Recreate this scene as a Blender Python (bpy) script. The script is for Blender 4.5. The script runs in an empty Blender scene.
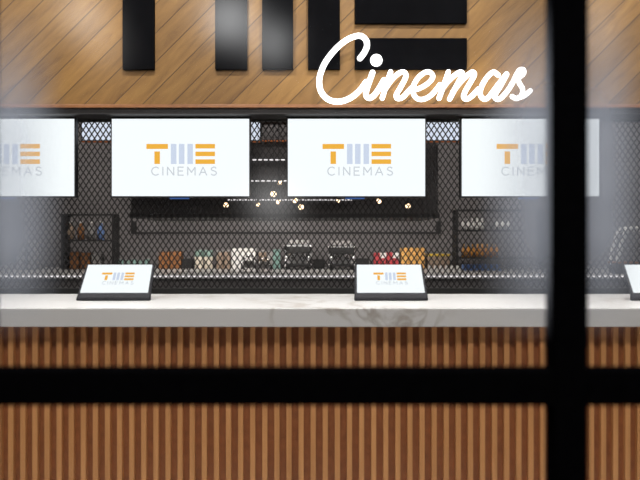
import bpy, math, random
from mathutils import Vector
random.seed(7)
S = bpy.context.scene
COL = S.collection
F = 735.0            # focal length in pixels of a 640 px wide frame
EYE = 1.40           # camera height

def at(px, py, d):   # the place seen at a pixel of the photograph, d metres in front of the lens
    return Vector(((px-320)/F*d, d, EYE+(240-py)/F*d))

MX0, MSP = .3433, .8225   # an upright of the glazed partition, and the step to the next
# ------------------------------------------------------------------ materials
def nodes(name):
    m = bpy.data.materials.new(name); m.use_nodes = True
    nt = m.node_tree; nt.nodes.clear()
    return m, nt
def N(nt, t, **kw):
    n = nt.nodes.new(t)
    for k, v in kw.items():
        if k.startswith('i_'):
            n.inputs[k[2:].replace('_', ' ')].default_value = v
        else: setattr(n, k, v)
    return n
def surf(nt, sh):
    o = nt.nodes.new('ShaderNodeOutputMaterial'); nt.links.new(sh, o.inputs['Surface'])
def c4(c): return (c[0], c[1], c[2], 1)
def ramp(nt, fac, stops):
    r = nt.nodes.new('ShaderNodeValToRGB'); e = r.color_ramp.elements
    while len(e) > 1: e.remove(e[-1])
    e[0].position = stops[0][0]; e[0].color = c4(stops[0][1])
    for p, c in stops[1:]:
        k = e.new(p); k.color = c4(c)
    nt.links.new(fac, r.inputs['Fac']); return r
def pbr(name, col, rough=.5, metal=0, noise=0, scale=40, spec=.5):
    m, nt = nodes(name)
    b = N(nt, 'ShaderNodeBsdfPrincipled')
    b.inputs['Roughness'].default_value = rough; b.inputs['Metallic'].default_value = metal
    b.inputs['Specular IOR Level'].default_value = spec
    b.inputs['Base Color'].default_value = c4(col)
    if noise:
        tc = N(nt, 'ShaderNodeTexCoord'); n = N(nt, 'ShaderNodeTexNoise'); n.inputs['Scale'].default_value = scale
        n.inputs['Detail'].default_value = 4
        nt.links.new(tc.outputs['Object'], n.inputs['Vector'])
        lo = [max(0, x*(1-noise)) for x in col]; hi = [min(1, x*(1+noise)) for x in col]
        r = ramp(nt, n.outputs['Fac'], [(.3, lo), (.7, hi)])
        nt.links.new(r.outputs['Color'], b.inputs['Base Color'])
    surf(nt, b.outputs['BSDF']); return m
def glow(name, col, st):
    m, nt = nodes(name)
    e = N(nt, 'ShaderNodeEmission'); e.inputs['Color'].default_value = c4(col); e.inputs['Strength'].default_value = st
    surf(nt, e.outputs['Emission']); return m

def math_n(nt, op, a, b=None):
    n = nt.nodes.new('ShaderNodeMath'); n.operation = op
    for i, v in enumerate((a, b)):
        if v is None: continue
        if isinstance(v, (int, float)): n.inputs[i].default_value = v
        else: nt.links.new(v, n.inputs[i])
    return n.outputs[0]

def plank_wood():
    m, nt = nodes('diagonal_oak_planks')
    tc = N(nt, 'ShaderNodeTexCoord'); sp = N(nt, 'ShaderNodeSeparateXYZ')
    nt.links.new(tc.outputs['Object'], sp.inputs[0])
    x, z = sp.outputs['X'], sp.outputs['Z']
    u = math_n(nt, 'MULTIPLY', math_n(nt, 'ADD', x, z), .7071)
    v = math_n(nt, 'MULTIPLY', math_n(nt, 'SUBTRACT', z, x), .7071)
    cb = N(nt, 'ShaderNodeCombineXYZ'); nt.links.new(u, cb.inputs[0]); nt.links.new(v, cb.inputs[1])
    br = N(nt, 'ShaderNodeTexBrick'); nt.links.new(cb.outputs[0], br.inputs['Vector'])
    br.offset = .37; br.inputs['Scale'].default_value = 1
    br.inputs['Brick Width'].default_value = 12; br.inputs['Row Height'].default_value = .137
    br.inputs['Mortar Size'].default_value = .0032; br.inputs['Mortar Smooth'].default_value = .4
    br.inputs['Color1'].default_value = (0, 0, 0, 1); br.inputs['Color2'].default_value = (1, 1, 1, 1)
    br.inputs['Mortar'].default_value = (.5, .5, .5, 1)
    # grain runs along each plank
    cg = N(nt, 'ShaderNodeCombineXYZ')
    nt.links.new(math_n(nt, 'MULTIPLY', u, 2.6), cg.inputs[0]); nt.links.new(math_n(nt, 'MULTIPLY', v, 15), cg.inputs[1])
    nt.links.new(math_n(nt, 'MULTIPLY', br.outputs['Color'], 9), cg.inputs[2])
    g = N(nt, 'ShaderNodeTexNoise'); g.inputs['Scale'].default_value = 1.3; g.inputs['Detail'].default_value = 7
    g.inputs['Roughness'].default_value = .62; g.inputs['Distortion'].default_value = .5
    nt.links.new(cg.outputs[0], g.inputs['Vector'])
    r = ramp(nt, g.outputs['Fac'], [(.25, (.16, .078, .018)), (.42, (.26, .135, .032)), (.62, (.32, .172, .043)), (.85, (.41, .235, .072))])
    tint = N(nt, 'ShaderNodeMix', data_type='RGBA', blend_type='MULTIPLY'); tint.inputs[0].default_value = 1
    rt = ramp(nt, br.outputs['Color'], [(0, (.84, .80, .76)), (1, (1.08, 1.05, 1.0))])
    nt.links.new(r.outputs['Color'], tint.inputs[6]); nt.links.new(rt.outputs['Color'], tint.inputs[7])
    gap = N(nt, 'ShaderNodeMix', data_type='RGBA'); nt.links.new(br.outputs['Fac'], gap.inputs[0])
    nt.links.new(tint.outputs[2], gap.inputs[6]); gap.inputs[7].default_value = (.07, .035, .015, 1)
    b = N(nt, 'ShaderNodeBsdfPrincipled'); b.inputs['Roughness'].default_value = .55
    nt.links.new(gap.outputs[2], b.inputs['Base Color'])
    bump = N(nt, 'ShaderNodeBump'); bump.inputs['Strength'].default_value = .5; bump.inputs['Distance'].default_value = .004
    h = math_n(nt, 'SUBTRACT', math_n(nt, 'MULTIPLY', g.outputs['Fac'], .25), br.outputs['Fac'])
    nt.links.new(h, bump.inputs['Height']); nt.links.new(bump.outputs[0], b.inputs['Normal'])
    surf(nt, b.outputs['BSDF']); return m

def slat_wood():
    m, nt = nodes('slat_wood')
    tc = N(nt, 'ShaderNodeTexCoord'); mp = N(nt, 'ShaderNodeMapping'); mp.inputs['Scale'].default_value = (38, 38, 1.6)
    nt.links.new(tc.outputs['Object'], mp.inputs[0])
    g = N(nt, 'ShaderNodeTexNoise'); g.inputs['Scale'].default_value = 1.0; g.inputs['Detail'].default_value = 5
    nt.links.new(mp.outputs[0], g.inputs['Vector'])
    r = ramp(nt, g.outputs['Fac'], [(.3, (.52, .235, .080)), (.7, (.68, .325, .120))])
    b = N(nt, 'ShaderNodeBsdfPrincipled'); b.inputs['Roughness'].default_value = .5
    nt.links.new(r.outputs['Color'], b.inputs['Base Color']); surf(nt, b.outputs['BSDF']); return m

def marble():
    m, nt = nodes('white_veined_marble')
    tc = N(nt, 'ShaderNodeTexCoord')
    w = N(nt, 'ShaderNodeTexNoise'); w.inputs['Scale'].default_value = 2.2; w.inputs['Detail'].default_value = 3
    nt.links.new(tc.outputs['Object'], w.inputs['Vector'])
    mx = N(nt, 'ShaderNodeMix', data_type='VECTOR'); mx.inputs[0].default_value = .22
    nt.links.new(tc.outputs['Object'], mx.inputs[4]); nt.links.new(w.outputs['Color'], mx.inputs[5])
    v = N(nt, 'ShaderNodeTexNoise'); v.inputs['Scale'].default_value = 5.5; v.inputs['Detail'].default_value = 5
    v.inputs['Distortion'].default_value = .8
    nt.links.new(mx.outputs[1], v.inputs['Vector'])
    a = math_n(nt, 'ABSOLUTE', math_n(nt, 'SUBTRACT', v.outputs['Fac'], .5))
    k = N(nt, 'ShaderNodeTexNoise'); k.inputs['Scale'].default_value = 1.1
    nt.links.new(tc.outputs['Object'], k.inputs['Vector'])
    kk = ramp(nt, k.outputs['Fac'], [(.50, (0, 0, 0)), (.62, (1, 1, 1))])
    vein = ramp(nt, a, [(0, (1, 1, 1)), (.045, (0, 0, 0))])
    fac = math_n(nt, 'MULTIPLY', vein.outputs['Color'], kk.outputs['Color'])
    mix = N(nt, 'ShaderNodeMix', data_type='RGBA'); nt.links.new(fac, mix.inputs[0])
    mix.inputs[6].default_value = (.57, .565, .56, 1); mix.inputs[7].default_value = (.36, .33, .30, 1)
    b = N(nt, 'ShaderNodeBsdfPrincipled'); b.inputs['Roughness'].default_value = .3
    nt.links.new(mix.outputs[2], b.inputs['Base Color']); surf(nt, b.outputs['BSDF']); return m

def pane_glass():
    # clear glass, with a pale haze mixed into its colour in a wide band beside every upright, at about head height
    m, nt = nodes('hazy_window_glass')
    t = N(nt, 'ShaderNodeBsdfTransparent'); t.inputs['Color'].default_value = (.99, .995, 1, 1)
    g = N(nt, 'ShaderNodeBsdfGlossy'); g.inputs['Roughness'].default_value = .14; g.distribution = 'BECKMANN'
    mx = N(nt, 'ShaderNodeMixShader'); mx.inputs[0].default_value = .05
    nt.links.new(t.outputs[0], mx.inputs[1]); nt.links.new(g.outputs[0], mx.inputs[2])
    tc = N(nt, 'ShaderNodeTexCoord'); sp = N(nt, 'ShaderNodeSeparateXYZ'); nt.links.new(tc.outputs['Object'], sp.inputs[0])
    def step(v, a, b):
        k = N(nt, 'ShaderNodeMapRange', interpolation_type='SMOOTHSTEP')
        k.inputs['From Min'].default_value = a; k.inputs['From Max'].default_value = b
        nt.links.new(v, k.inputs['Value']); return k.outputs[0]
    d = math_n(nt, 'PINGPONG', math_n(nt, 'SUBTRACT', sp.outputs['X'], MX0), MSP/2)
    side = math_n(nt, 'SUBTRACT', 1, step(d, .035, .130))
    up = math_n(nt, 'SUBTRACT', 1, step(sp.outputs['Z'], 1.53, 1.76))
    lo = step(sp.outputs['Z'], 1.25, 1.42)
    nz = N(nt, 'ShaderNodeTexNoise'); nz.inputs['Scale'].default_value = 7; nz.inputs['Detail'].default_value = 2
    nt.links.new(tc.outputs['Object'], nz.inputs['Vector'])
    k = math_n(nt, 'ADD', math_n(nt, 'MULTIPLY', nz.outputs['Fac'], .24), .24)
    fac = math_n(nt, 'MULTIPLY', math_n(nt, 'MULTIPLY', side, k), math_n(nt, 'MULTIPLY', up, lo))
    haze = N(nt, 'ShaderNodeBsdfDiffuse'); haze.inputs['Color'].default_value = (.76, .84, .99, 1)
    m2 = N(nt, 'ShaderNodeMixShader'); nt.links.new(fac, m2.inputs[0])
    nt.links.new(mx.outputs[0], m2.inputs[1]); nt.links.new(haze.outputs[0], m2.inputs[2])
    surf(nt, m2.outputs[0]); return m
def clear_glass():
    m, nt = nodes('clear_display_glass')
    t = N(nt, 'ShaderNodeBsdfTransparent'); t.inputs['Color'].default_value = (.9, .92, .92, 1)
    g = N(nt, 'ShaderNodeBsdfGlossy'); g.inputs['Roughness'].default_value = .05
    mx = N(nt, 'ShaderNodeMixShader'); mx.inputs[0].default_value = .08
    nt.links.new(t.outputs[0], mx.inputs[1]); nt.links.new(g.outputs[0], mx.inputs[2])
    surf(nt, mx.outputs[0]); return m

M = dict(
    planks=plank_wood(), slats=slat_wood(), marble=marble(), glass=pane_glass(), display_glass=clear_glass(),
    black_frame=pbr('black_powder_coat', (.0018, .0018, .0022), .7, 0, .2, 60, .0),
    letter=pbr('black_satin_letter', (.004, .0042, .0055), .7, 0, .15, 12, .02),
    soffit=pbr('dark_soffit', (.022, .020, .021), .6, 0, .2, 10),
    copper=pbr('brown_edge_trim', (.33, .14, .055), .4, .1, .15, 30),
    wire=pbr('black_mesh_steel', (.024, .022, .023), .5, .0, .2, 50, .3),
    bezel=pbr('black_bezel', (.010, .010, .013), .35, 0, .1, 50),
    terminal=pbr('dark_grey_plastic', (.020, .020, .024), .6, 0, .08, 90, .12),
    backing=pbr('shaded_wood_backing', (.32, .110, .034), .6, 0, .15, 30),  # wood between the slats, darkened with the shade of the gaps
    wall=pbr('grey_wall', (.20, .187, .188), .7, 0, .12, 3),
    wall_dark=pbr('charcoal_wall', (.06, .06, .062), .8, 0, .12, 4),
    floor=pbr('pale_floor', (.42, .41, .40), .45, 0, .12, 5),
    ceiling=pbr('dark_ceiling', (.06, .06, .06), .8, 0, .1, 4),
    steel=pbr('brushed_steel', (.55, .55, .56), .32, .85, .08, 60),
    chrome=pbr('polished_chrome', (.75, .75, .76), .12, 1, .04, 40),
    hood=pbr('black_hood', (.065, .061, .063), .5, 0, .15, 9),
    worktop=pbr('pale_steel_worktop', (.50, .49, .48), .4, .2, .08, 20),
    cabinet=pbr('dark_back_cabinet', (.24, .225, .225), .55, 0, .1, 12),
    white=pbr('white_card', (.78, .77, .75), .6, 0, .04, 60),
    cream=pbr('cream_card', (.62, .56, .46), .6, 0, .06, 60),
    green=pbr('grey_green_lid', (.20, .30, .26), .5, 0, .1, 60),
    teal=pbr('teal_paper', (.20, .34, .30), .6, 0, .1, 60),
    brown=pbr('brown_box', (.26, .105, .03), .55, 0, .35, 45),
    tan=pbr('taupe_canister', (.30, .22, .16), .5, 0, .2, 60),
    red=pbr('red_box', (.45, .04, .05), .5, 0, .25, 60),
    gold=pbr('golden_box', (.70, .38, .10), .5, 0, .35, 60),
    yellow=pbr('yellow_rim', (.75, .52, .05), .4, 0, .1, 60),
    orange=pbr('orange_drink', (.60, .26, .04), .3, 0, .2, 60),
    blue=pbr('blue_pack', (.16, .28, .60), .5, 0, .2, 60),
    black=pbr('matt_black', (.012, .012, .012), .6, 0, .2, 60),
    grey=pbr('mid_grey', (.30, .29, .28), .5, 0, .15, 60),
    screen=glow('lit_white_screen', (.95, .995, 1), 1.13),
    logo_orange=glow('screen_orange', (.86, .44, .055), 1.15),
    logo_bar=glow('screen_pale_blue', (.60, .67, .80), 1.15),
    logo_text=glow('screen_grey_text', (.60, .64, .68), 1.12),
    neon=glow('white_neon', (1, .985, .96), 3.6),
    board=glow('lit_menu_board', (.82, .88, 1), .95),
    led=glow('led_strip_white', (1, .95, .95), 1.1),
    orange_edge=glow('glowing_orange_edge', (1, .30, .10), .28),  # thin orange edge trim, given a weak glow
    bulb=glow('warm_bulb', (1, .70, .42), 3.5),
    blue_led=glow('blue_status_light', (.10, .22, .6), .5),
)

# ------------------------------------------------------------------ mesh building
class MB:
    def __init__(s): s.v = []; s.f = []; s.mi = []; s.cur = 0
    def add(s, vs, fs):
        o = len(s.v); s.v += [tuple(p) for p in vs]
        for f in fs: s.f.append([o+i for i in f]); s.mi.append(s.cur)
        return s
    def box(s, x0, x1, y0, y1, z0, z1):
        return s.add([(x0,y0,z0),(x1,y0,z0),(x1,y1,z0),(x0,y1,z0),(x0,y0,z1),(x1,y0,z1),(x1,y1,z1),(x0,y1,z1)],
            [(0,3,2,1),(4,5,6,7),(0,1,5,4),(1,2,6,5),(2,3,7,6),(3,0,4,7)])
    def prism_x(s, prof, x0, x1, fx=None):       # prof: (y, z) outline, swept along x
        n = len(prof)
        vs = [(x0 if fx is None else fx(-1, z), y, z) for y, z in prof]+[(x1 if fx is None else fx(1, z), y, z) for y, z in prof]
        fs = [tuple(range(n)), tuple(range(2*n-1, n-1, -1))]
        for i in range(n):
            j = (i+1) % n; fs.append((i, i+n, j+n, j))
        return s.add(vs, fs)
    def lathe(s, prof, cx=0, cy=0, n=20, z=0):    # prof: (radius, z)
        vs = []; fs = []
        for r, h in prof:
            for k in range(n):
                a = 2*math.pi*k/n; vs.append((cx+r*math.cos(a), cy+r*math.sin(a), z+h))
        m = len(prof)
        for i in range(m-1):
            for k in range(n):
                l = (k+1) % n
                fs.append((i*n+k, i*n+l, (i+1)*n+l, (i+1)*n+k))
        fs.append(tuple(range(n-1, -1, -1))); fs.append(tuple((m-1)*n+k for k in range(n)))
        return s.add(vs, fs)
    def tube(s, pts, r, n=10, closed_caps=True, flat=None):
        pts = [Vector(p) for p in pts]; m = len(pts); vs = []; fs = []
        up = None
        for i, p in enumerate(pts):
            t = (pts[min(i+1, m-1)]-pts[max(i-1, 0)])
            t = t.normalized() if t.length > 1e-9 else Vector((0, 0, 1))
            if up is None:
                ref = Vector((0, 1, 0)) if abs(t.y) < .9 else Vector((1, 0, 0))
                up = (ref-t*ref.dot(t)).normalized()
            else:
                up = (up-t*up.dot(t)).normalized()
            sd = t.cross(up)
            for k in range(n):
                a = 2*math.pi*k/n; vs.append(p+(up*math.cos(a)+sd*math.sin(a))*r)
        for i in range(m-1):
            for k in range(n):
                l = (k+1) % n; fs.append((i*n+k, i*n+l, (i+1)*n+l, (i+1)*n+k))
        fs.append(tuple(range(n-1, -1, -1))); fs.append(tuple((m-1)*n+k for k in range(n)))
        s.add(vs, fs)
        return s
    def ball(s, c, r, n=14, m=9):
        prof = [(max(1e-4, r*math.sin(math.pi*i/m)), -r*math.cos(math.pi*i/m)) for i in range(m+1)]
        return s.lathe(prof, c[0], c[1], n, c[2])
    def build(s, name, mats, parent=None, loc=None, smooth=False, bevel=0):
        me = bpy.data.meshes.new(name); me.from_pydata(s.v, [], s.f)
        if not isinstance(mats, (list, tuple)): mats = [mats]
        for m in mats: me.materials.append(m)
        for p, i in zip(me.polygons, s.mi):
            p.material_index = i; p.use_smooth = smooth
        me.validate(); me.update()
        o = bpy.data.objects.new(name, me); COL.objects.link(o)
        if parent: o.parent = parent
        if loc is not None: o.location = loc
        if bevel:
            b = o.modifiers.new('bevel', 'BEVEL'); b.width = bevel; b.segments = 2; b.limit_method = 'ANGLE'
        return o

def tag(o, label, cat, group=None):
    o['label'] = label; o['category'] = cat
    if group: o['group'] = group
    return o
def thing(name, label, cat, loc, group=None):
    o = bpy.data.objects.new(name, None); COL.objects.link(o); o.location = loc; o.empty_display_size = .05
    return tag(o, label, cat, group)
def dup(root, loc, label, group=None):
    r = root.copy(); COL.objects.link(r); r.location = loc; r['label'] = label
    if group: r['group'] = group
    for ch in list(root.children):
        c = ch.copy(); COL.objects.link(c); c.parent = r
        for g in list(ch.children):
            d = g.copy(); COL.objects.link(d); d.parent = c
    return r
def structure(o):
    o['kind'] = 'structure'; return o

def spline(pts, per=7):       # Catmull-Rom through the points
    P = [Vector(p) for p in pts]; out = []
    for i in range(len(P)-1):
        a = P[i-1] if i else P[0]*2-P[1]; b = P[i]; c = P[i+1]; d = P[i+2] if i+2 < len(P) else P[-1]*2-P[-2]
        for k in range(per):
            t = k/per
            out.append(.5*((2*b)+(c-a)*t+(2*a-5*b+4*c-d)*t*t+(3*b-a-3*c+d)*t**3))
    out.append(P[-1]); return out

# ------------------------------------------------------------------ the room
XW = 3.6
structure(MB().box(-XW, XW, -2.6, 7.0, -.1, 0).build('floor', M['floor']))
structure(MB().box(-XW, XW, -2.6, 7.0, 3.9, 4.0).build('ceiling', M['ceiling']))
structure(MB().box(-XW-.1, XW+.1, 7.0, 7.1, 0, 3.9).build('wall_back', M['wall']))
structure(MB().box(-XW-.1, -XW, -2.6, 7.0, 0, 3.9).build('wall_left', M['wall_dark']))
structure(MB().box(XW, XW+.1, -2.6, 7.0, 0, 3.9).build('wall_right', M['wall_dark']))
structure(MB().box(-XW-.1, XW+.1, -2.7, -2.6, 0, 3.9).build('wall_front', M['wall_dark']))

# wooden wall panel above the serving opening, with its edge trim and dark underside
FD = 4.90
zf = at(0, 105, FD).z
fascia = structure(MB().box(-XW, XW, FD, FD+.08, zf, 3.9).build('wall_upper', M['planks']))
structure(MB().box(-XW, XW, FD-.025, FD+.08, zf-.022, zf).build('trim_1', M['copper'], bevel=.003))
structure(MB().box(-XW, XW, FD+.0, 5.21, zf-.060, zf-.022).build('trim_2', M['soffit']))

# ------------------------------------------------------------------ glazed partition the picture is taken through
win = bpy.data.objects.new('window_1', None); COL.objects.link(win); win.location = (0, 1.0, 0); structure(win)
mxs = [MX0-2*MSP, MX0-MSP, MX0, MX0+MSP]; mw = .022; zt1, zt0 = EYE-125.5/F*1.048, EYE-166.5/F
for x in mxs:
    MB().box(x-mw, x+mw, 0, .05, 0, 3.2).build('mullion', M['black_frame'], win, bevel=.002)
for a, b in zip(mxs[:-1], mxs[1:]):
    x0, x1 = a+mw, b-mw
    for n, z0, z1 in (('sill_rail', 0, .06), ('transom', zt0, zt1), ('head_rail', 3.14, 3.2)):
        MB().box(x0, x1, 0.002, .048, z0, z1).build(n, M['black_frame'], win, bevel=.002)
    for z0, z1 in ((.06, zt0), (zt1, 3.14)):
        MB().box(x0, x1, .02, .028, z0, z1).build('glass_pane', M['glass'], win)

# ------------------------------------------------------------------ serving counter
ZC = EYE-68*2.9/F
CB = 3.66
tag(MB().box(-3.3, 3.3, 2.9, CB, ZC-.075, ZC).build('countertop', M['marble'], bevel=.004),
    'long white veined marble worktop on the slatted wooden counter', 'countertop')
base = thing('counter_base', 'warm wooden counter front with narrow vertical slats under the marble', 'counter', (0, 3.0, 0))
pitch = .0494; sw = .0208; sd = .026
poly = []; x = -3.2
while x < 3.2:
    poly += [(x, 0), (x+sw, 0), (x+sw, sd), (x+pitch, sd)]; x += pitch
off = (68.6-320)/F*3.0
sh = (off+3.2) % pitch
poly = [(px_+sh, y) for px_, y in poly]
m = MB(); n = len(poly); z0, z1 = .10, ZC-.075
vs = [(x, y, z0) for x, y in poly]+[(x, y, z1) for x, y in poly]
fs = [(i, i+1, i+1+n, i+n) for i in range(n-1)]
k = len(vs); vs += [(poly[0][0], .05, z0), (poly[-1][0], .05, z0), (poly[0][0], .05, z1), (poly[-1][0], .05, z1)]
fs += [(k+1, k, k+2, k+3), (k, 0, n, k+2), (n-1, k+1, k+3, 2*n-1)]
m.add(vs, fs)
m.mi = [1 if (i < n-1 and i % 4 == 2) else 0 for i in range(len(fs))]
m.build('slatted_front', [M['slats'], M['backing']], base)
MB().box(-3.2, 3.25, .05, .60, .10, ZC-.075).build('carcass', M['cabinet'], base)
MB().box(-3.2, 3.25, .06, .58, 0, .10).build('plinth', M['black'], base)

# ------------------------------------------------------------------ screens
def stroke_letters():
    def arc(cx, cy, rx, ry, a0, a1, n=14):
        return [(cx+rx*math.cos(math.radians(a0+(a1-a0)*i/n)), cy+ry*math.sin(math.radians(a0+(a1-a0)*i/n))) for i in range(n+1)]
    L = {}
    L['C'] = (.82, [arc(.5, .5, .5, .5, 48, 312)])
    L['I'] = (.06, [[(.03, 0), (.03, 1)]])
    L['N'] = (.78, [[(0, 0), (0, 1), (.78, 0), (.78, 1)]])
    L['E'] = (.66, [[(.66, 1), (0, 1), (0, 0), (.66, 0)], [(0, .52), (.58, .52)]])
    L['M'] = (.92, [[(0, 0), (0, 1), (.46, .35), (.92, 1), (.92, 0)]])
    L['A'] = (.9, [[(0, 0), (.45, 1), (.9, 0)], [(.17, .34), (.73, .34)]])
    L['S'] = (.68, [arc(.35, .75, .30, .25, 30, 200)+arc(.34, .26, .33, .26, 80, -150)])
    return L
LET = stroke_letters()
def logo_meshes(place, s, parent, thick=.002):
    """place(u, v, n): u right, v up, n out of the screen; s = metres per photo pixel on the big screens"""
    def bars(rects, name, mat):
        m = MB()
        for x0, x1, y0, y1 in rects:
            u0, u1 = (x0-180.5)*s, (x1-180.5)*s; v0, v1 = (157.5-y1)*s, (157.5-y0)*s
            q = [place(u, v, n_) for n_ in (0, thick) for u, v in ((u0, v0), (u1, v0), (u1, v1), (u0, v1))]
            m.add(q, [(3,2,1,0),(4,5,6,7),(0,1,5,4),(1,2,6,5),(2,3,7,6),(3,0,4,7)])
        return m.build(name, mat, parent)
    bars([(146.5, 168, 144, 149), (154.5, 160, 151.5, 164)], 'logo_letter', M['logo_orange'])
    bars([(171, 176.5, 144, 164), (179, 184.5, 144, 164), (187.5, 193, 144, 164)], 'logo_letter', M['logo_bar'])
    bars([(195.5, 215, 144, 148.5), (195.5, 215, 151.7, 156.2), (195.5, 215, 159.4, 164)], 'logo_letter', M['logo_orange'])
    word = 'CINEMAS'; H = 8.0
    widths = [LET[c][0]*H for c in word]; gap = (216.5-151.8-sum(widths))/(len(word)-1)
    x = 151.8; m = MB()
    for c, w in zip(word, widths):
        for st in LET[c][1]:
            for (a0, b0), (a1, b1) in zip(st[:-1], st[1:]):
                p0 = Vector(((x+a0*H-180.5)*s, (157.5-175.2+b0*H)*s)); p1 = Vector(((x+a1*H-180.5)*s, (157.5-175.2+b1*H)*s))
                d = (p1-p0); 
                if d.length < 1e-9: continue
                d.normalize(); nn = Vector((-d.y, d.x))*.55*s; e = d*.3*s
                q = [p0-e-nn, p1+e-nn, p1+e+nn, p0-e+nn]
                m.add([place(a.x, a.y, n_) for n_ in (0, thick*.9) for a in q], [(3,2,1,0),(4,5,6,7),(0,1,5,4),(1,2,6,5),(2,3,7,6),(3,0,4,7)])
        x += w+gap
    m.build('logo_wording', M['logo_text'], parent)

TD = 5.0; ps = TD/F
tvg = 'wall screens hung in a row'
p = at(180.5, 157.5, TD)
hw, hh = 68.6*ps, 38.6*ps
tv = thing('display_screen', 'second screen from the left in the row, wide white display above left terminal', 'screen', p, tvg)
MB().box(-hw-.010, hw+.010, .004, .055, -hh-.010, hh+.010).build('housing', M['bezel'], tv, bevel=.003)
scr = MB().box(-hw, hw, -.002, .004, -hh, hh).build('screen', M['screen'], tv)
logo_meshes(lambda u, v, n: (u, -.002-n, v), ps, scr)
m = MB().box(-.20, .20, .055, .075, -.08, .16); m.box(-.03, .03, .075, .10, -.05, (zf-.060)-p.z-.012).build('ceiling_bracket', M['black'], tv)
MB().box(-.03, .03, .02, .11, (zf-.060)-p.z-.012, (zf-.060)-p.z).build('ceiling_plate', M['black'], tv)
MB().box(-.075+.0, .055, .006, .03, -hh-.019, -hh-.010).build('status_light', M['blue_led'], tv)
for px, lb in ((5.5, 'leftmost wide white screen of the row, cut off by the left picture edge'),
               (356.5, 'third screen from the left in the row, wide white display under the glowing script sign'),
               (530.5, 'rightmost wide white screen of the row, partly behind the black window mullion')):
    dup(tv, at(px, 157.5, TD), lb)

# counter terminals
tw = .1625
def make_terminal(loc, label, group):
    t = thing('order_terminal', label, 'terminal', loc, group)
    prof = [(0, 0), (0, .012), (.128, .158), (.137, .150), (.032, .022), (.032, 0)]
    b = MB().prism_x(prof, -tw, tw, lambda sgn, z: sgn*(tw-.006*z/.158)); b.build('wedge_body', M['terminal'], t, bevel=.005)
    MB().prism_x([(.034, 0), (.034, .012), (.090, .088), (.097, .082), (.13, .012), (.13, 0)], -.07, .07).build('stand', M['terminal'], t)
    L = math.hypot(.128, .146); cy, cz = .128/L, .146/L
    pl = lambda u, v, n: (u, v*cy-n*cz, .012+v*cz+n*cy)
    s = MB(); q = []
    for n in (-.001, .0025):
        for u, v in ((-.150, .030), (.150, .030), (.146, .1885), (-.146, .1885)): q.append(pl(u, v, n))
    s.add(q, [(3,2,1,0),(4,5,6,7),(0,1,5,4),(1,2,6,5),(2,3,7,6),(3,0,4,7)])
    sc = s.build('screen', M['screen'], t)
    k = .150/70
    logo_meshes(lambda u, v, n: pl(u, .113+v, .0025+n), k, sc, .0008)
    return t
tg = 'order terminals on the counter'
tm = make_terminal((-.912, 3.235, ZC), 'leftmost of the three dark grey terminals on the marble counter', tg)
dup(tm, (.314, 3.235, ZC), 'middle of the three dark grey terminals, right of the counter centre')
dup(tm, (1.538, 3.235, ZC), 'rightmost dark grey terminal, cut off by the right picture edge')

# ------------------------------------------------------------------ big black letters on the planks
LD = 4.865
sign = thing('wall_lettering', 'huge flat black letters fixed on the diagonal wooden planks', 'sign', at(270, 69, FD))
def letter(rects):
    m = MB(); o = sign.location
    for x0, x1, y0, y1 in rects:
        a = at(x0, y1, LD)-o; b = at(x1, y0, LD)-o
        m.box(a.x, b.x, LD-FD, 0, a.z, b.z)
    m.build('letter', M['letter'], sign, bevel=.002)
letter([(75, 201, -54, -23), (122.5, 154, -8, 69)])
letter([(215, 247, -54, 69), (262, 293, -54, 69), (308, 340, -54, 69)])
letter([(355, 467, -54, -23), (355, 467, -8, 23), (355, 467, 38, 69)])

# ------------------------------------------------------------------ glowing script sign
ND = 4.80
neon = thing('script_sign', 'glowing white script lettering mounted low on the wooden planks', 'neon sign', at(424, 100, ND))
def glyph(strokes, r=3.15, dz=0):
    m = MB()
    for st in strokes:
        pts = spline([at(x, y, ND)-neon.location+Vector((0, dz, 0)) for x, y in st], 6)
        rr = r*.87/F*ND
        m.tube(pts, rr, 12)
        for e in (pts[0], pts[-1]): m.ball(e, rr*.995, 12, 8)
    return m.build('letter', M['neon'], neon, smooth=True)
glyph([[(360, 58.3), (364, 53), (366.9, 46.5), (366.4, 41), (363, 37), (357.8, 35.8), (348, 39.2), (336.6, 48), (326, 61.3), (320.8, 72.8), (319.2, 82), (321, 91.4), (326.8, 98.5), (334.8, 101.5), (343.6, 100.8), (352.5, 96.7), (360.5, 89.5), (366, 82)]], 3.3)
gi = glyph([[(372.6, 72.5), (369.3, 81.7), (366.4, 90.5), (366.3, 95.6), (369.3, 98), (373.8, 95.6), (379, 88.5), (384, 80)]], 3.2, .004)
MB().ball(at(376.3, 60.3, ND)-neon.location, 6.1/F*ND, 18, 12).build('dot', M['neon'], gi, smooth=True)
glyph([[(390.6, 72), (386.6, 84), (382.2, 98.2)], [(384.5, 90), (390, 82), (396, 75.5), (401.6, 72.2), (405.2, 73.3), (405.4, 78), (400.2, 88), (396.2, 95), (397.6, 98.6), (402.3, 97.6), (407, 92.8), (411.5, 88)]], 2.9, -.003)
glyph([[(411.8, 90), (419, 88.5), (428, 83.3), (432.8, 77.2), (431, 72.8), (426.3, 71.9), (419.4, 76.4), (414, 84.5), (412.9, 92), (416.4, 98), (422, 99.4), (429, 96.8), (435, 91), (440, 84.5)]], 2.8, .002)
glyph([[(448.3, 72), (443.8, 85), (439, 98.3)], [(442, 89), (448, 81.5), (455, 75), (460.3, 72.2), (462.4, 74.5), (458.5, 82), (449.6, 99)], [(452.5, 92.5), (458.8, 84), (466, 76.6), (472, 72.2), (474.3, 75), (470, 83), (465.5, 90.8), (463.5, 96.7), (466, 99.2), (471, 96.8), (478.5, 89)]], 2.9, -.002)
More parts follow.
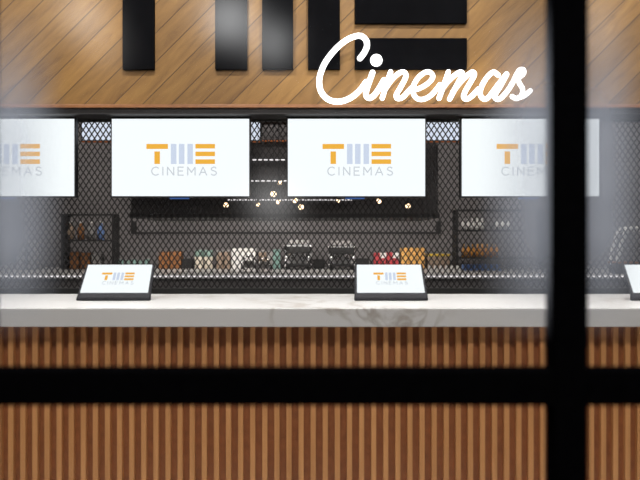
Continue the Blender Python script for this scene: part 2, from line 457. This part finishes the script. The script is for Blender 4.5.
glyph([[(498.2, 75), (493.4, 72), (487.4, 77), (482, 85.6), (480.2, 94), (483.8, 98.9), (488.8, 96.8), (497.5, 85.5), (506.6, 74)], [(506.8, 74.2), (500.5, 86), (495, 95), (496.6, 99), (501, 98), (508, 90.2), (514, 80.5)]], 2.9, .002)
glyph([[(513, 82), (516.2, 75), (519.6, 70), (523.3, 70), (523.2, 74), (518.8, 78), (518.8, 82.5), (522.3, 88.5), (521.6, 95), (516.5, 98.6), (512, 96.6)], [(519, 97.6), (524.5, 95.6), (530, 91)]], 2.8, -.003)
for px, py in ((327, 96), (370, 97), (400, 96), (430, 96), (468, 98), (497, 98), (521, 96)):
    a = at(px, py, ND)-neon.location
    MB().tube([a+Vector((0, .012, 0)), a+Vector((0, FD-ND, 0))], .005, 8).build('standoff', M['chrome'], neon)

# ------------------------------------------------------------------ black wire mesh screen behind the counter
MD = 5.15
zb = at(0, 288, MD).z; ztop = zf-.060
ms = thing('mesh_screen', 'black diamond wire mesh partition behind the screens', 'partition', (0, MD, 0))
MB().box(-3.4, 3.4, .02, .06, .0, zb-.045).build('base_panel', M['hood'], ms)
MB().box(-3.4, 3.4, -.03, .06, zb-.045, zb).build('bottom_rail', M['black'], ms, bevel=.003)
MB().box(-3.4, 3.4, -.02, .05, ztop-.008, ztop).build('top_rail', M['black'], ms, bevel=.003)
dw, dh = .0400, .0590; st = .0078
edge = (dw/2*dh/2)/math.hypot(dw/2, dh/2); sc_ = 1-(st/2)/edge
vid = {}; V = []; Fc = []
def vtx(x, z, y):
    k = (round(x*1e5), round(z*1e5), y)
    if k not in vid: vid[k] = len(V); V.append((x, y, z))
    return vid[k]
nj = int((ztop-.008-zb)/(dh/2)); x0m = -2.7; ni = int(5.4/dw)
dh = (ztop-.008-zb)/(nj)*2
for j in range(nj+1):
    cz = zb+j*dh/2
    for i in range(ni):
        cx = x0m+i*dw+(dw/2 if j % 2 else 0)
        cs = [(cx+dw/2, cz), (cx, cz+dh/2), (cx-dw/2, cz), (cx, cz-dh/2)]
        cs = [(a, min(max(b, zb-.004), ztop-.005)) for a, b in cs]
        ins = [(cx+(a-cx)*sc_, cz+(b-cz)*sc_) for a, b in cs]
        fo = [vtx(a, b, 0) for a, b in cs]; bo = [vtx(a, b, .004) for a, b in cs]
        fi = [vtx(a, b, 0) for a, b in ins]; bi = [vtx(a, b, .004) for a, b in ins]
        for q in range(4):
            r = (q+1) % 4
            Fc += [(fo[q], fi[q], fi[r], fo[r]), (bo[q], bo[r], bi[r], bi[q]), (fi[q], bi[q], bi[r], fi[r])]
MB().add(V, [f for f in Fc if len(set(f)) == 4]).build('wire_mesh', M['wire'], ms)

# ------------------------------------------------------------------ back bar
BF, BB = 5.42, 6.98
ZB = EYE-35*BF/F
bar = thing('back_counter', 'long dark back counter with pale steel top behind the wire mesh', 'counter', (0, BF, 0))
MB().box(-3.3, 3.3, .03, BB-BF, .08, ZB-.03).build('cabinet_run', M['cabinet'], bar)
MB().box(-3.3, 3.3, .06, BB-BF, 0, .08).build('plinth', M['black'], bar)
MB().box(-3.3, 3.3, .0, BB-BF, ZB-.03, ZB).build('steel_top', M['worktop'], bar, bevel=.002)
MB().box(-3.3, 3.3, -.012, 0, ZB-.015, ZB-.005).build('light_strip', M['led'], bar)

HD = 6.0
a = at(131, 213.5, HD); b = at(438, 60, HD)
hood = thing('extractor_hood', 'large black canopy hood on the back wall behind the mesh', 'hood', (0, HD, a.z))
MB().box(a.x, b.x, 0, .98, 0, 3.0-a.z).build('canopy', M['hood'], hood, bevel=.004)
MB().box(a.x-.012, b.x+.012, -.015, .98, -.035, 0).build('rim', M['black'], hood, bevel=.003)
for py, xa, xb in ((160, 224, 300), (181, 224, 300), (200, 228, 352)):
    q = at(xa, py, HD); r = at(xb, py, HD)
    MB().box(q.x, r.x, -.02, 0, q.z-a.z-.004, q.z-a.z+.004).build('light_strip', M['led'], hood)
for py in (120.5, 141):
    q = at(252, py, HD); r = at(300, py, HD)
    MB().box(q.x, r.x, -.02, 0, q.z-a.z-.005, q.z-a.z+.005).build('edge_strip', M['orange_edge'], hood)
ra, rb = at(131, 233, 6.95), at(441, 233, 6.95)
wr = thing('wall_rail', 'thin dark rail on the back wall below the hood', 'rail', (0, 6.95, ra.z))
MB().box(ra.x, rb.x, 0, .05, -.010, .010).build('bar', M['black'], wr)
for x in (ra.x, rb.x-.04): MB().box(x, x+.04, .0, .05, .010, a.z-.04-ra.z).build('bracket', M['black'], wr)

# lit menu boards
def board(x0, x1, label):
    c = at((x0+x1)/2, 130.5, 5.85); w = (x1-x0)/2/F*5.85; h = 9.6/F*5.85
    t = thing('menu_board', label, 'light box', c, 'lit boards above the back bar')
    MB().box(-w-.012, w+.012, .002, .08, -h-.012, h+.012).build('housing', M['black'], t)
    MB().box(-w, w, -.002, .002, -h, h).build('lit_panel', M['board'], t)
    for sg in (-1, 1): MB().box(-w, w, -.008, .0, sg*(h+.014)-.004, sg*(h+.014)+.004).build('edge_strip', M['orange_edge'], t)
    for sg in (-1, 1): MB().tube([(sg*w*.6, .04, h+.012), (sg*w*.6, .04, 3.9-c.z)], .006, 8).build('hanging_rod', M['black'], t)
board(82, 260, 'lit white board seen beside the second screen, left half of the back bar')
board(424.5, 590, 'lit white board seen between the third and the rightmost screen')

# small bulbs hanging in front of the hood
bg = 'small warm bulbs hanging in front of the hood'
bulbs = [(226, 205, 1, 'lone warm bulb furthest left under the second screen'), (258, 204.5, .75, 'small warm bulb between the lone left bulb and the cluster'),
    (273.5, 194, 1.2, 'larger warm bulb in the middle of the gap between second and third screens'), (280, 183, .9, 'highest warm bulb in the gap between second and third screens'),
    (278.5, 202, .9, 'warm bulb low in the gap beneath the larger one'), (295, 200.5, 1, 'warm bulb just under the left corner of third screen'),
    (301, 207, 1.1, 'lowest warm bulb under the left corner of third screen'), (338, 201, .7, 'small warm bulb under the middle of third screen'),
    (379, 201, 1, 'warm bulb under the right half of third screen'), (408, 206, 1, 'warm bulb furthest right, under the right end of third screen')]
for i, (px, py, k, lb) in enumerate(bulbs):
    d = 5.62+.03*(i % 4); c = at(px, py, d); r = .019*k
    t = thing('pendant_bulb', lb, 'bulb', c, bg)
    MB().ball((0, 0, 0), r, 14, 9).build('bulb', M['bulb'], t, smooth=True)
    MB().lathe([(.008, r*.8), (.011, r+.012), (.006, r+.04)], n=10).build('socket', M['black'], t)
    MB().tube([(0, 0, r+.035), (0, 0, 3.9-c.z)], .0022, 6).build('cord', M['black'], t)

# ------------------------------------------------------------------ goods on the back counter
GD = 6.62
def base_at(px, d=GD): return Vector(((px-320)/F*d, d, ZB))
def H(py, d=GD): return EYE+(240-py)/F*d-ZB           # height above the steel top of something whose top shows at py
def Wd(n, d=GD): return n/F*d
def carton(name, px, w, top, mat, label, cat, group=None, d=GD, lid=None, dep=.12):
    t = thing(name, label, cat, base_at(px, d), group)
    x = Wd(w, d)/2; h = H(top, d); g = .002
    lh = .0 if lid is None else .33*h
    MB().box(-x, x, 0, dep, 0, h-lh).build('body', mat, t, bevel=.004)
    if lid: MB().box(-x-.003, x+.003, -.003, dep+.003, h-lh, h).build('lid', lid, t, bevel=.006)
    else: MB().prism_x([(-.001, h*.72), (-.003, h*.72), (-.003, h+.002), (dep+.002, h+.002), (dep+.002, h)], -x*.55, x*.55).build('flap', mat, t)
    return t
g = 'snack goods along the back counter'
carton('carton', 164, 10.6, 252, M['brown'], 'left one of two brown cartons, right of the left terminal', 'box', g)
carton('carton', 175.6, 10.8, 251.5, M['brown'], 'right one of two brown cartons, beside the low black tray', 'box', g)
carton('tray_box', 187, 10.5, 259, M['black'], 'low black box between brown cartons and cream tubs', 'box', g)
def tub(px, w, top, body, lid, label, cat='tub', d=GD):
    t = thing('lidded_tub', label, cat, base_at(px, d), g); r = Wd(w, d)/2; h = H(top, d)
    MB().lathe([(r*.86, 0), (r*.96, h*.64)], n=20).build('tub', body, t, smooth=False)
    MB().lathe([(r, h*.64), (r, h*.9), (r*.8, h)], n=20).build('lid', lid, t)
    return t
tub(199, 9.2, 250, M['cream'], M['green'], 'left one of two cream tubs with grey-green lids')
tub(208.6, 9.2, 250, M['cream'], M['green'], 'right one of two cream tubs with grey-green lids')
def canister(px, w, top, mat, label, d=GD):
    t = thing('canister', label, 'canister', base_at(px, d), g); r = Wd(w, d)/2; h = H(top, d)
    MB().lathe([(r, 0), (r, h*.86), (r*.9, h*.88)], n=18).build('body', mat, t)
    MB().lathe([(r*.97, h*.88), (r*.97, h*.97), (r*.5, h)], n=18).build('lid', M['grey'], t)
canister(220, 7, 250, M['tan'], 'left one of two taupe canisters beside the white carton')
canister(227, 6.4, 249.5, M['tan'], 'right one of two taupe canisters, touching the white carton')
carton('carton', 243.5, 24, 248.5, M['white'], 'large white carton left of the coffee machines', 'box', g)
canister(262.5, 8, 250, M['tan'], 'taupe canister just right of the large white carton')
canister(270.3, 5.5, 251, M['grey'], 'slim grey canister beside the teal pouch')
t = thing('paper_pouch', 'teal paper pouch left of the first coffee machine', 'pouch', base_at(276.5), g)
h = H(249.5); x = Wd(7)/2
MB().prism_x([(0, 0), (0, h*.55), (.03, h*.9), (.032, h), (.036, h), (.04, h*.9), (.07, h*.55), (.07, 0)], -x, x).build('pouch', M['teal'], t, bevel=.004)
MB().box(-x-.001, x+.001, .028, .040, h*.9, h*.94).build('seal', M['green'], t)
# wire racks standing near the front of the steel top
def wire_rack(px, w, top, label, d=5.75):
    t = thing('wire_rack', label, 'rack', base_at(px, d), 'small chrome racks at the front of the back counter')
    x = Wd(w, d)/2; h = H(top, d)
    for sx in (-1, 1):
        MB().tube(spline([(sx*x, 0, 0), (sx*x*.9, 0, h*.5), (sx*x*.5, .02, h*.9), (0, .04, h)], 5), .006, 8).build('hoop', M['chrome'], t, smooth=True)
        MB().tube(spline([(sx*x, .16, 0), (sx*x*.9, .16, h*.5), (sx*x*.5, .12, h*.9), (0, .08, h)], 5), .006, 8).build('hoop', M['chrome'], t, smooth=True)
    MB().box(-x, x, 0, .16, h*.28, h*.31).build('shelf', M['steel'], t)
    MB().box(-x, x, 0, .16, h*.02, h*.05).build('shelf', M['steel'], t)
    for k in (-1, 0, 1):
        MB().lathe([(.017, h*.31), (.024, h*.31+.05), (.021, h*.31+.052)], k*x*.55, .08, 12).build('cup', M['grey'], t)
wire_rack(248.5, 15, 256, 'small chrome rack of cups in front of the white carton')
wire_rack(264, 12, 258, 'small chrome rack of cups in front of the canisters')

# espresso machines
def coffee_machine(px, w, top, label, d=6.35):
    t = thing('coffee_machine', label, 'coffee machine', base_at(px, d), 'coffee machines on the back counter')
    x = Wd(w, d)/2; h = H(top, d)
    for sx in (-1, 1):
        for y in (.03, .25): MB().lathe([(.014, 0), (.018, .03)], sx*x*.8, y, 10).build('foot', M['black'], t)
        pr = [(-.02, .03), (-.03, h*.25), (.07, h*.42), (.06, h*.62), (-.02, h*.74), (-.02, h*.92), (.28, h*.95), (.28, .03)]
        x0, x1 = sorted((sx*x, sx*(x-.014)))
        MB().prism_x(pr, x0, x1).build('side_panel', M['chrome'], t, bevel=.003)
    MB().box(-x+.014, x-.014, .0, .27, .03, h*.22).build('drip_tray', M['black'], t, bevel=.003)
    MB().box(-x+.014, x-.014, .10, .27, h*.22, h*.62).build('back_body', M['steel'], t)
    MB().box(-x+.014, x-.014, -.01, .27, h*.62, h*.88).build('head', M['black'], t, bevel=.006)
    MB().box(-x*.8, x*.8, .02, .25, h*.95, h*.98).build('cup_rail', M['chrome'], t)
    MB().box(-x+.014, x-.014, .0, .27, h*.88, h*.95).build('cup_warmer', M['steel'], t)
    for sx in (-.42, .42):
        MB().lathe([(.026, h*.48), (.028, h*.62)], sx*x, .05, 14).build('group_head', M['chrome'], t)
        MB().tube([(sx*x, .05, h*.5), (sx*x, -.06, h*.46)], .009, 8).build('portafilter', M['black'], t)
    for sx in (-.82, .82):
        MB().tube(spline([(sx*x, .0, h*.62), (sx*x*.98, -.05, h*.5), (sx*x*.85, -.04, h*.26)], 5), .0055, 8).build('steam_wand', M['chrome'], t, smooth=True)
    for k in range(4):
        MB().lathe([(.016, h*.98), (.022, h*.98+.035), (.02, h*.98+.035)], -x*.6+k*x*.4, .13, 10).build('cup', M['grey'], t)
coffee_machine(298, 27, 243.5, 'left one of two chrome and black coffee machines')
coffee_machine(342, 27, 244.5, 'right one of two chrome and black coffee machines, beside the middle terminal')
carton('tray_box', 319, 11, 259.5, M['black'], 'low black box between the two coffee machines', 'box', g)
carton('tray_box', 362.5, 13, 258.5, M['black'], 'low black box behind the left corner of middle terminal', 'box', g)
for i, (px, nm) in enumerate(((377, 'first'), (383.3, 'second'), (389.6, 'third'), (395.9, 'fourth'))):
    carton('carton', px, 5.6, 253 if i != 2 else 252.5, M['red'], f'{nm} from left of four small red cartons behind the middle terminal', 'box', g, lid=M['white'] if i % 2 else None)
for i, (px, nm) in enumerate(((405, 'left'), (413, 'middle'), (421, 'right'))):
    carton('carton', px, 7.4, 248, M['gold'], f'{nm} one of three golden cartons behind the middle terminal', 'box', g)
t = thing('snack_tray', 'dark snack tray with yellow rim right of the golden cartons', 'tray', base_at(439), g)
x = Wd(22)/2; h = H(254)
MB().box(-x, x, 0, .16, 0, h*.85).build('tray', M['tan'], t, bevel=.004)
MB().box(-x-.004, x+.004, -.006, .166, h*.85, h).build('rim', M['yellow'], t, bevel=.004)
# row of upturned pale cups near the middle terminal
for i in range(6):
    px = 430+i*5.6; d = 5.95
    t = thing('paper_cup', ('leftmost', 'second', 'third', 'fourth', 'fifth', 'rightmost')[i]+' of six small pale cups in front of the snack tray', 'cup', base_at(px, d), 'pale cups on the back counter')
    h = H(265.5, d)
    MB().lathe([(.020, 0), (.014, h*.9), (.013, h)], n=12).build('cup', M['white'], t)
    MB().lathe([(.022, 0), (.022, .006)], n=12).build('brim', M['white'], t)

# shelf units against the wall
def shelf_unit(x0, x1, tops, label, d=6.45):
    a = base_at(x0, d); b = base_at(x1, d)
    t = thing('shelf_unit', label, 'shelf', ((a.x+b.x)/2, d, ZB), 'shelf units on the back counter')
    w = (b.x-a.x)/2; ht = H(tops[0], d)
    for sx in (-1, 1): 
        x0_, x1_ = sorted((sx*w, sx*(w-.02)))
        MB().box(x0_, x1_, 0, .18, 0, ht).build('side_panel', M['black'], t)
    for py in tops:
        z = H(py, d); MB().box(-w+.02, w-.02, 0, .18, z-.012, z).build('shelf', M['black'], t)
    return t, d
def bottle(px, py, d, w, hpx, body, cap, label, group):
    c = at(px, py, d); c.z = ZB+H(py, d-.05)+.0005; t = thing('bottle', label, 'bottle', c, group); r = Wd(w, d)/2; h = Wd(hpx, d)
    MB().lathe([(r, 0), (r, h*.55), (r*.42, h*.78), (r*.42, h*.88)], n=14).build('body', body, t, smooth=True)
    MB().lathe([(r*.5, h*.88), (r*.5, h)], n=12).build('cap', cap, t)
ORD = ['leftmost', 'second', 'third', 'fourth', 'fifth', 'sixth', 'seventh', 'eighth', 'ninth', 'tenth']
t, d = shelf_unit(456, 545, (209.5, 230, 257.5), 'black shelf unit of bottles below the rightmost screen')
for i in range(5): bottle(463.2+i*4.7, 230, d+.05, 4.3, 12, M['white'], M['white'], f'{ORD[i]} of five white bottles on the shelf below the rightmost screen', 'white bottles')
for i in range(3): bottle(497+i*5.5, 230, d+.05, 4.3, 11, M['white'], M['grey'], f'{ORD[i]} of three white bottles right of a gap on the upper shelf', 'white bottles')
for i in range(8): bottle(463.5+i*4.7, 257.5, d+.05, 4.4, 13.5, M['orange'], M['gold'], f'{ORD[i]} of eight orange bottles on the middle shelf of the right shelf unit', 'orange bottles')
for i in range(7):
    carton('packet', 465+i*5.6, 4.8, 264.5, M['blue'], f'{ORD[i]} of seven blue packets in front of the right shelf unit', 'packet', 'blue packets', d=6.2, dep=.05)
t, d = shelf_unit(61, 114, (214, 240), 'dark shelf unit of mixed goods left of the left terminal')
for i in range(4): bottle(71+i*10, 240, d+.05, 7, 19, (M['tan'], M['brown'], M['grey'], M['blue'])[i], M['white'], f'{("taupe","brown","grey","blue")[i]} bottle on the left shelf unit', 'mixed bottles')
for i in range(3): carton('carton', 74+i*11, 9, 252+i, M['brown'] if i < 2 else M['grey'], ('left brown carton at the foot of the left shelf unit', 'right brown carton at the foot of the left shelf unit', 'grey carton at the foot of the left shelf unit')[i], 'box', g, d=d+.06)
for i in range(3): carton('carton', 8+i*12, 8.5, 241+2*(i % 2), M['grey'], f'{ORD[i]} of three pale grey cartons at the far left of the back counter', 'box', g, d=6.4)
for i in range(5):
    canister(121+i*6.5, 5.2, 258+(i % 2), M['teal'] if i % 2 == 0 else M['green'], f'{ORD[i]} of five small green canisters behind the left terminal')

# pastry display at the right edge
d = 5.6; c = base_at(640, d)
t = thing('display_case', 'domed glass display case at the right picture edge, behind the mesh', 'display case', c)
x = Wd(44, d)/2; h = H(229, d); hb = H(262, d)
MB().box(-x-.01, x+.01, 0, .16, 0, hb-.012).build('base', M['black'], t, bevel=.003)
MB().box(-x-.012, x+.012, -.006, .166, hb-.012, hb).build('base_light', M['copper'], t)
arch = [(-x, hb), (-x*.9, hb+(h-hb)*.3), (-x*.74, hb+(h-hb)*.68), (-x*.5, h*.985), (0, h), (x*.5, h*.985), (x*.74, hb+(h-hb)*.68), (x*.9, hb+(h-hb)*.3), (x, hb)]
for y in (.012, .148):
    pts = spline([(a, y, b) for a, b in arch], 5); MB().tube(pts, .019, 8).build('arched_frame', M['white'], t, smooth=True)
pts = spline([(a*.98, 0, hb+(b-hb)*.98) for a, b in arch], 5)
m = MB(); n = len(pts); m.add([(p_.x, .02, p_.z) for p_ in pts]+[(p_.x, .14, p_.z) for p_ in pts], [(i, i+1, n+i+1, n+i) for i in range(n-1)])
m.build('curved_glass', M['display_glass'], t, smooth=True)
MB().box(-x*.75, x*.75, .05, .12, hb+(h-hb)*.4, hb+(h-hb)*.43).build('shelf', M['steel'], t)

# ------------------------------------------------------------------ lights
def area(name, loc, target, sx, sy, power, col=(1, 1, 1), shape='RECTANGLE', spread=180):
    l = bpy.data.lights.new(name, 'AREA'); l.shape = shape; l.size = sx; l.size_y = sy; l.energy = power; l.color = col
    l.spread = math.radians(spread)
    o = bpy.data.objects.new(name, l); COL.objects.link(o); o.location = loc
    o.rotation_euler = (Vector(target)-Vector(loc)).to_track_quat('-Z', 'Y').to_euler(); return o
def spot(name, loc, target, power, ang, col=(1, .93, .82), blend=.7, r=.04):
    l = bpy.data.lights.new(name, 'SPOT'); l.energy = power; l.spot_size = math.radians(ang); l.spot_blend = blend; l.color = col; l.shadow_soft_size = r
    o = bpy.data.objects.new(name, l); COL.objects.link(o); o.location = loc
    o.rotation_euler = (Vector(target)-Vector(loc)).to_track_quat('-Z', 'Y').to_euler(); return o
# ceiling lamps over the counter, then an added fill light
area('counter_ceiling_lamp', (0, 1.85, 3.75), (0, 2.6, .9), 4.6, 1.25, 58, (1, .92, .83))
area('worktop_ceiling_lamp', (0, 3.05, 3.8), (0, 3.05, 0), 5.0, .2, 62, (1, .97, .94), spread=80)
area('foyer_fill_light', (0, -.4, 3.7), (0, 2.9, .7), 4.0, .4, 92, (1, .96, .92))  # unseen fill, added to soften the shade under the worktop overhang
# track spots washing the wooden wall
for x, e in ((-2.1, 84), (-.85, 88), (.35, 80), (1.45, 46), (2.5, 60)):
    spot('track_spot', (x, 3.75, 3.75), (x, 4.9, 2.75), e, 75, (1, .95, .87))
# kitchen ceiling lamps behind the mesh, then fill lights added under the hood
area('kitchen_ceiling_lamp', (0, 6.0, 3.7), (0, 6.6, 0), 5.5, .5, 1, (1, .93, .85))
area('back_bar_lamp', (0, 5.75, 2.75), (0, 6.9, 1.4), 6.0, .12, 58, (1, .93, .86))
for x in (-1.15, -.3, .55):
    area('hood_fill_light', (x, 6.14, 1.53), (x, 6.9, 1.22), .7, .2, 5.6, (1, .93, .86))  # unseen lights added to brighten the goods and wall below the hood
# lit panels and round lamps on the visitors' side, seen as soft reflections in the glazing
def lamp_px(x0, x1, y0, y1, rad, col=(1, 1, 1), shape='RECTANGLE', vd=3.0):
    a = at(x0, y1, vd); b = at(x1, y0, vd); w, h = b.x-a.x, b.z-a.z
    loc = ((a.x+b.x)/2, 2.0-vd, (a.z+b.z)/2)
    return area('foyer_lamp', loc, (loc[0], 9, loc[2]), w, h, rad*w*h*math.pi, col, shape)
lamp_px(205, 250, -5, 35, 4.6, (1, 1, 1), 'ELLIPSE')
lamp_px(258, 285, 25, 55, 4.2, (1, 1, 1), 'ELLIPSE')
lamp_px(60, 100, -5, 30, 3.4, (1, .97, .92), 'ELLIPSE')
lamp_px(88, 112, 34, 54, 2.6, (1, .97, .92), 'ELLIPSE')
lamp_px(586, 612, -10, 50, 2.2, (1, .98, .95))
lamp_px(252, 292, 185, 215, 2.6, (1, 1, 1), 'ELLIPSE')

w = bpy.data.worlds.new('world'); S.world = w; w.use_nodes = True
w.node_tree.nodes['Background'].inputs[0].default_value = (.5, .52, .55, 1)
w.node_tree.nodes['Background'].inputs[1].default_value = .05

# ------------------------------------------------------------------ camera
cam = bpy.data.cameras.new('camera'); co = bpy.data.objects.new('camera', cam); COL.objects.link(co)
co.location = (0, 0, EYE); co.rotation_euler = (math.radians(90), 0, 0)
cam.sensor_width = 36; cam.lens = F/640*36; cam.clip_start = .02
cam.dof.use_dof = True; cam.dof.focus_distance = 4.7; cam.dof.aperture_fstop = 2.9
S.camera = co
S.view_settings.view_transform = 'Standard'; S.view_settings.look = 'None'
S.view_settings.gamma = 1; S.view_settings.exposure = 0; S.view_settings.use_curve_mapping = False
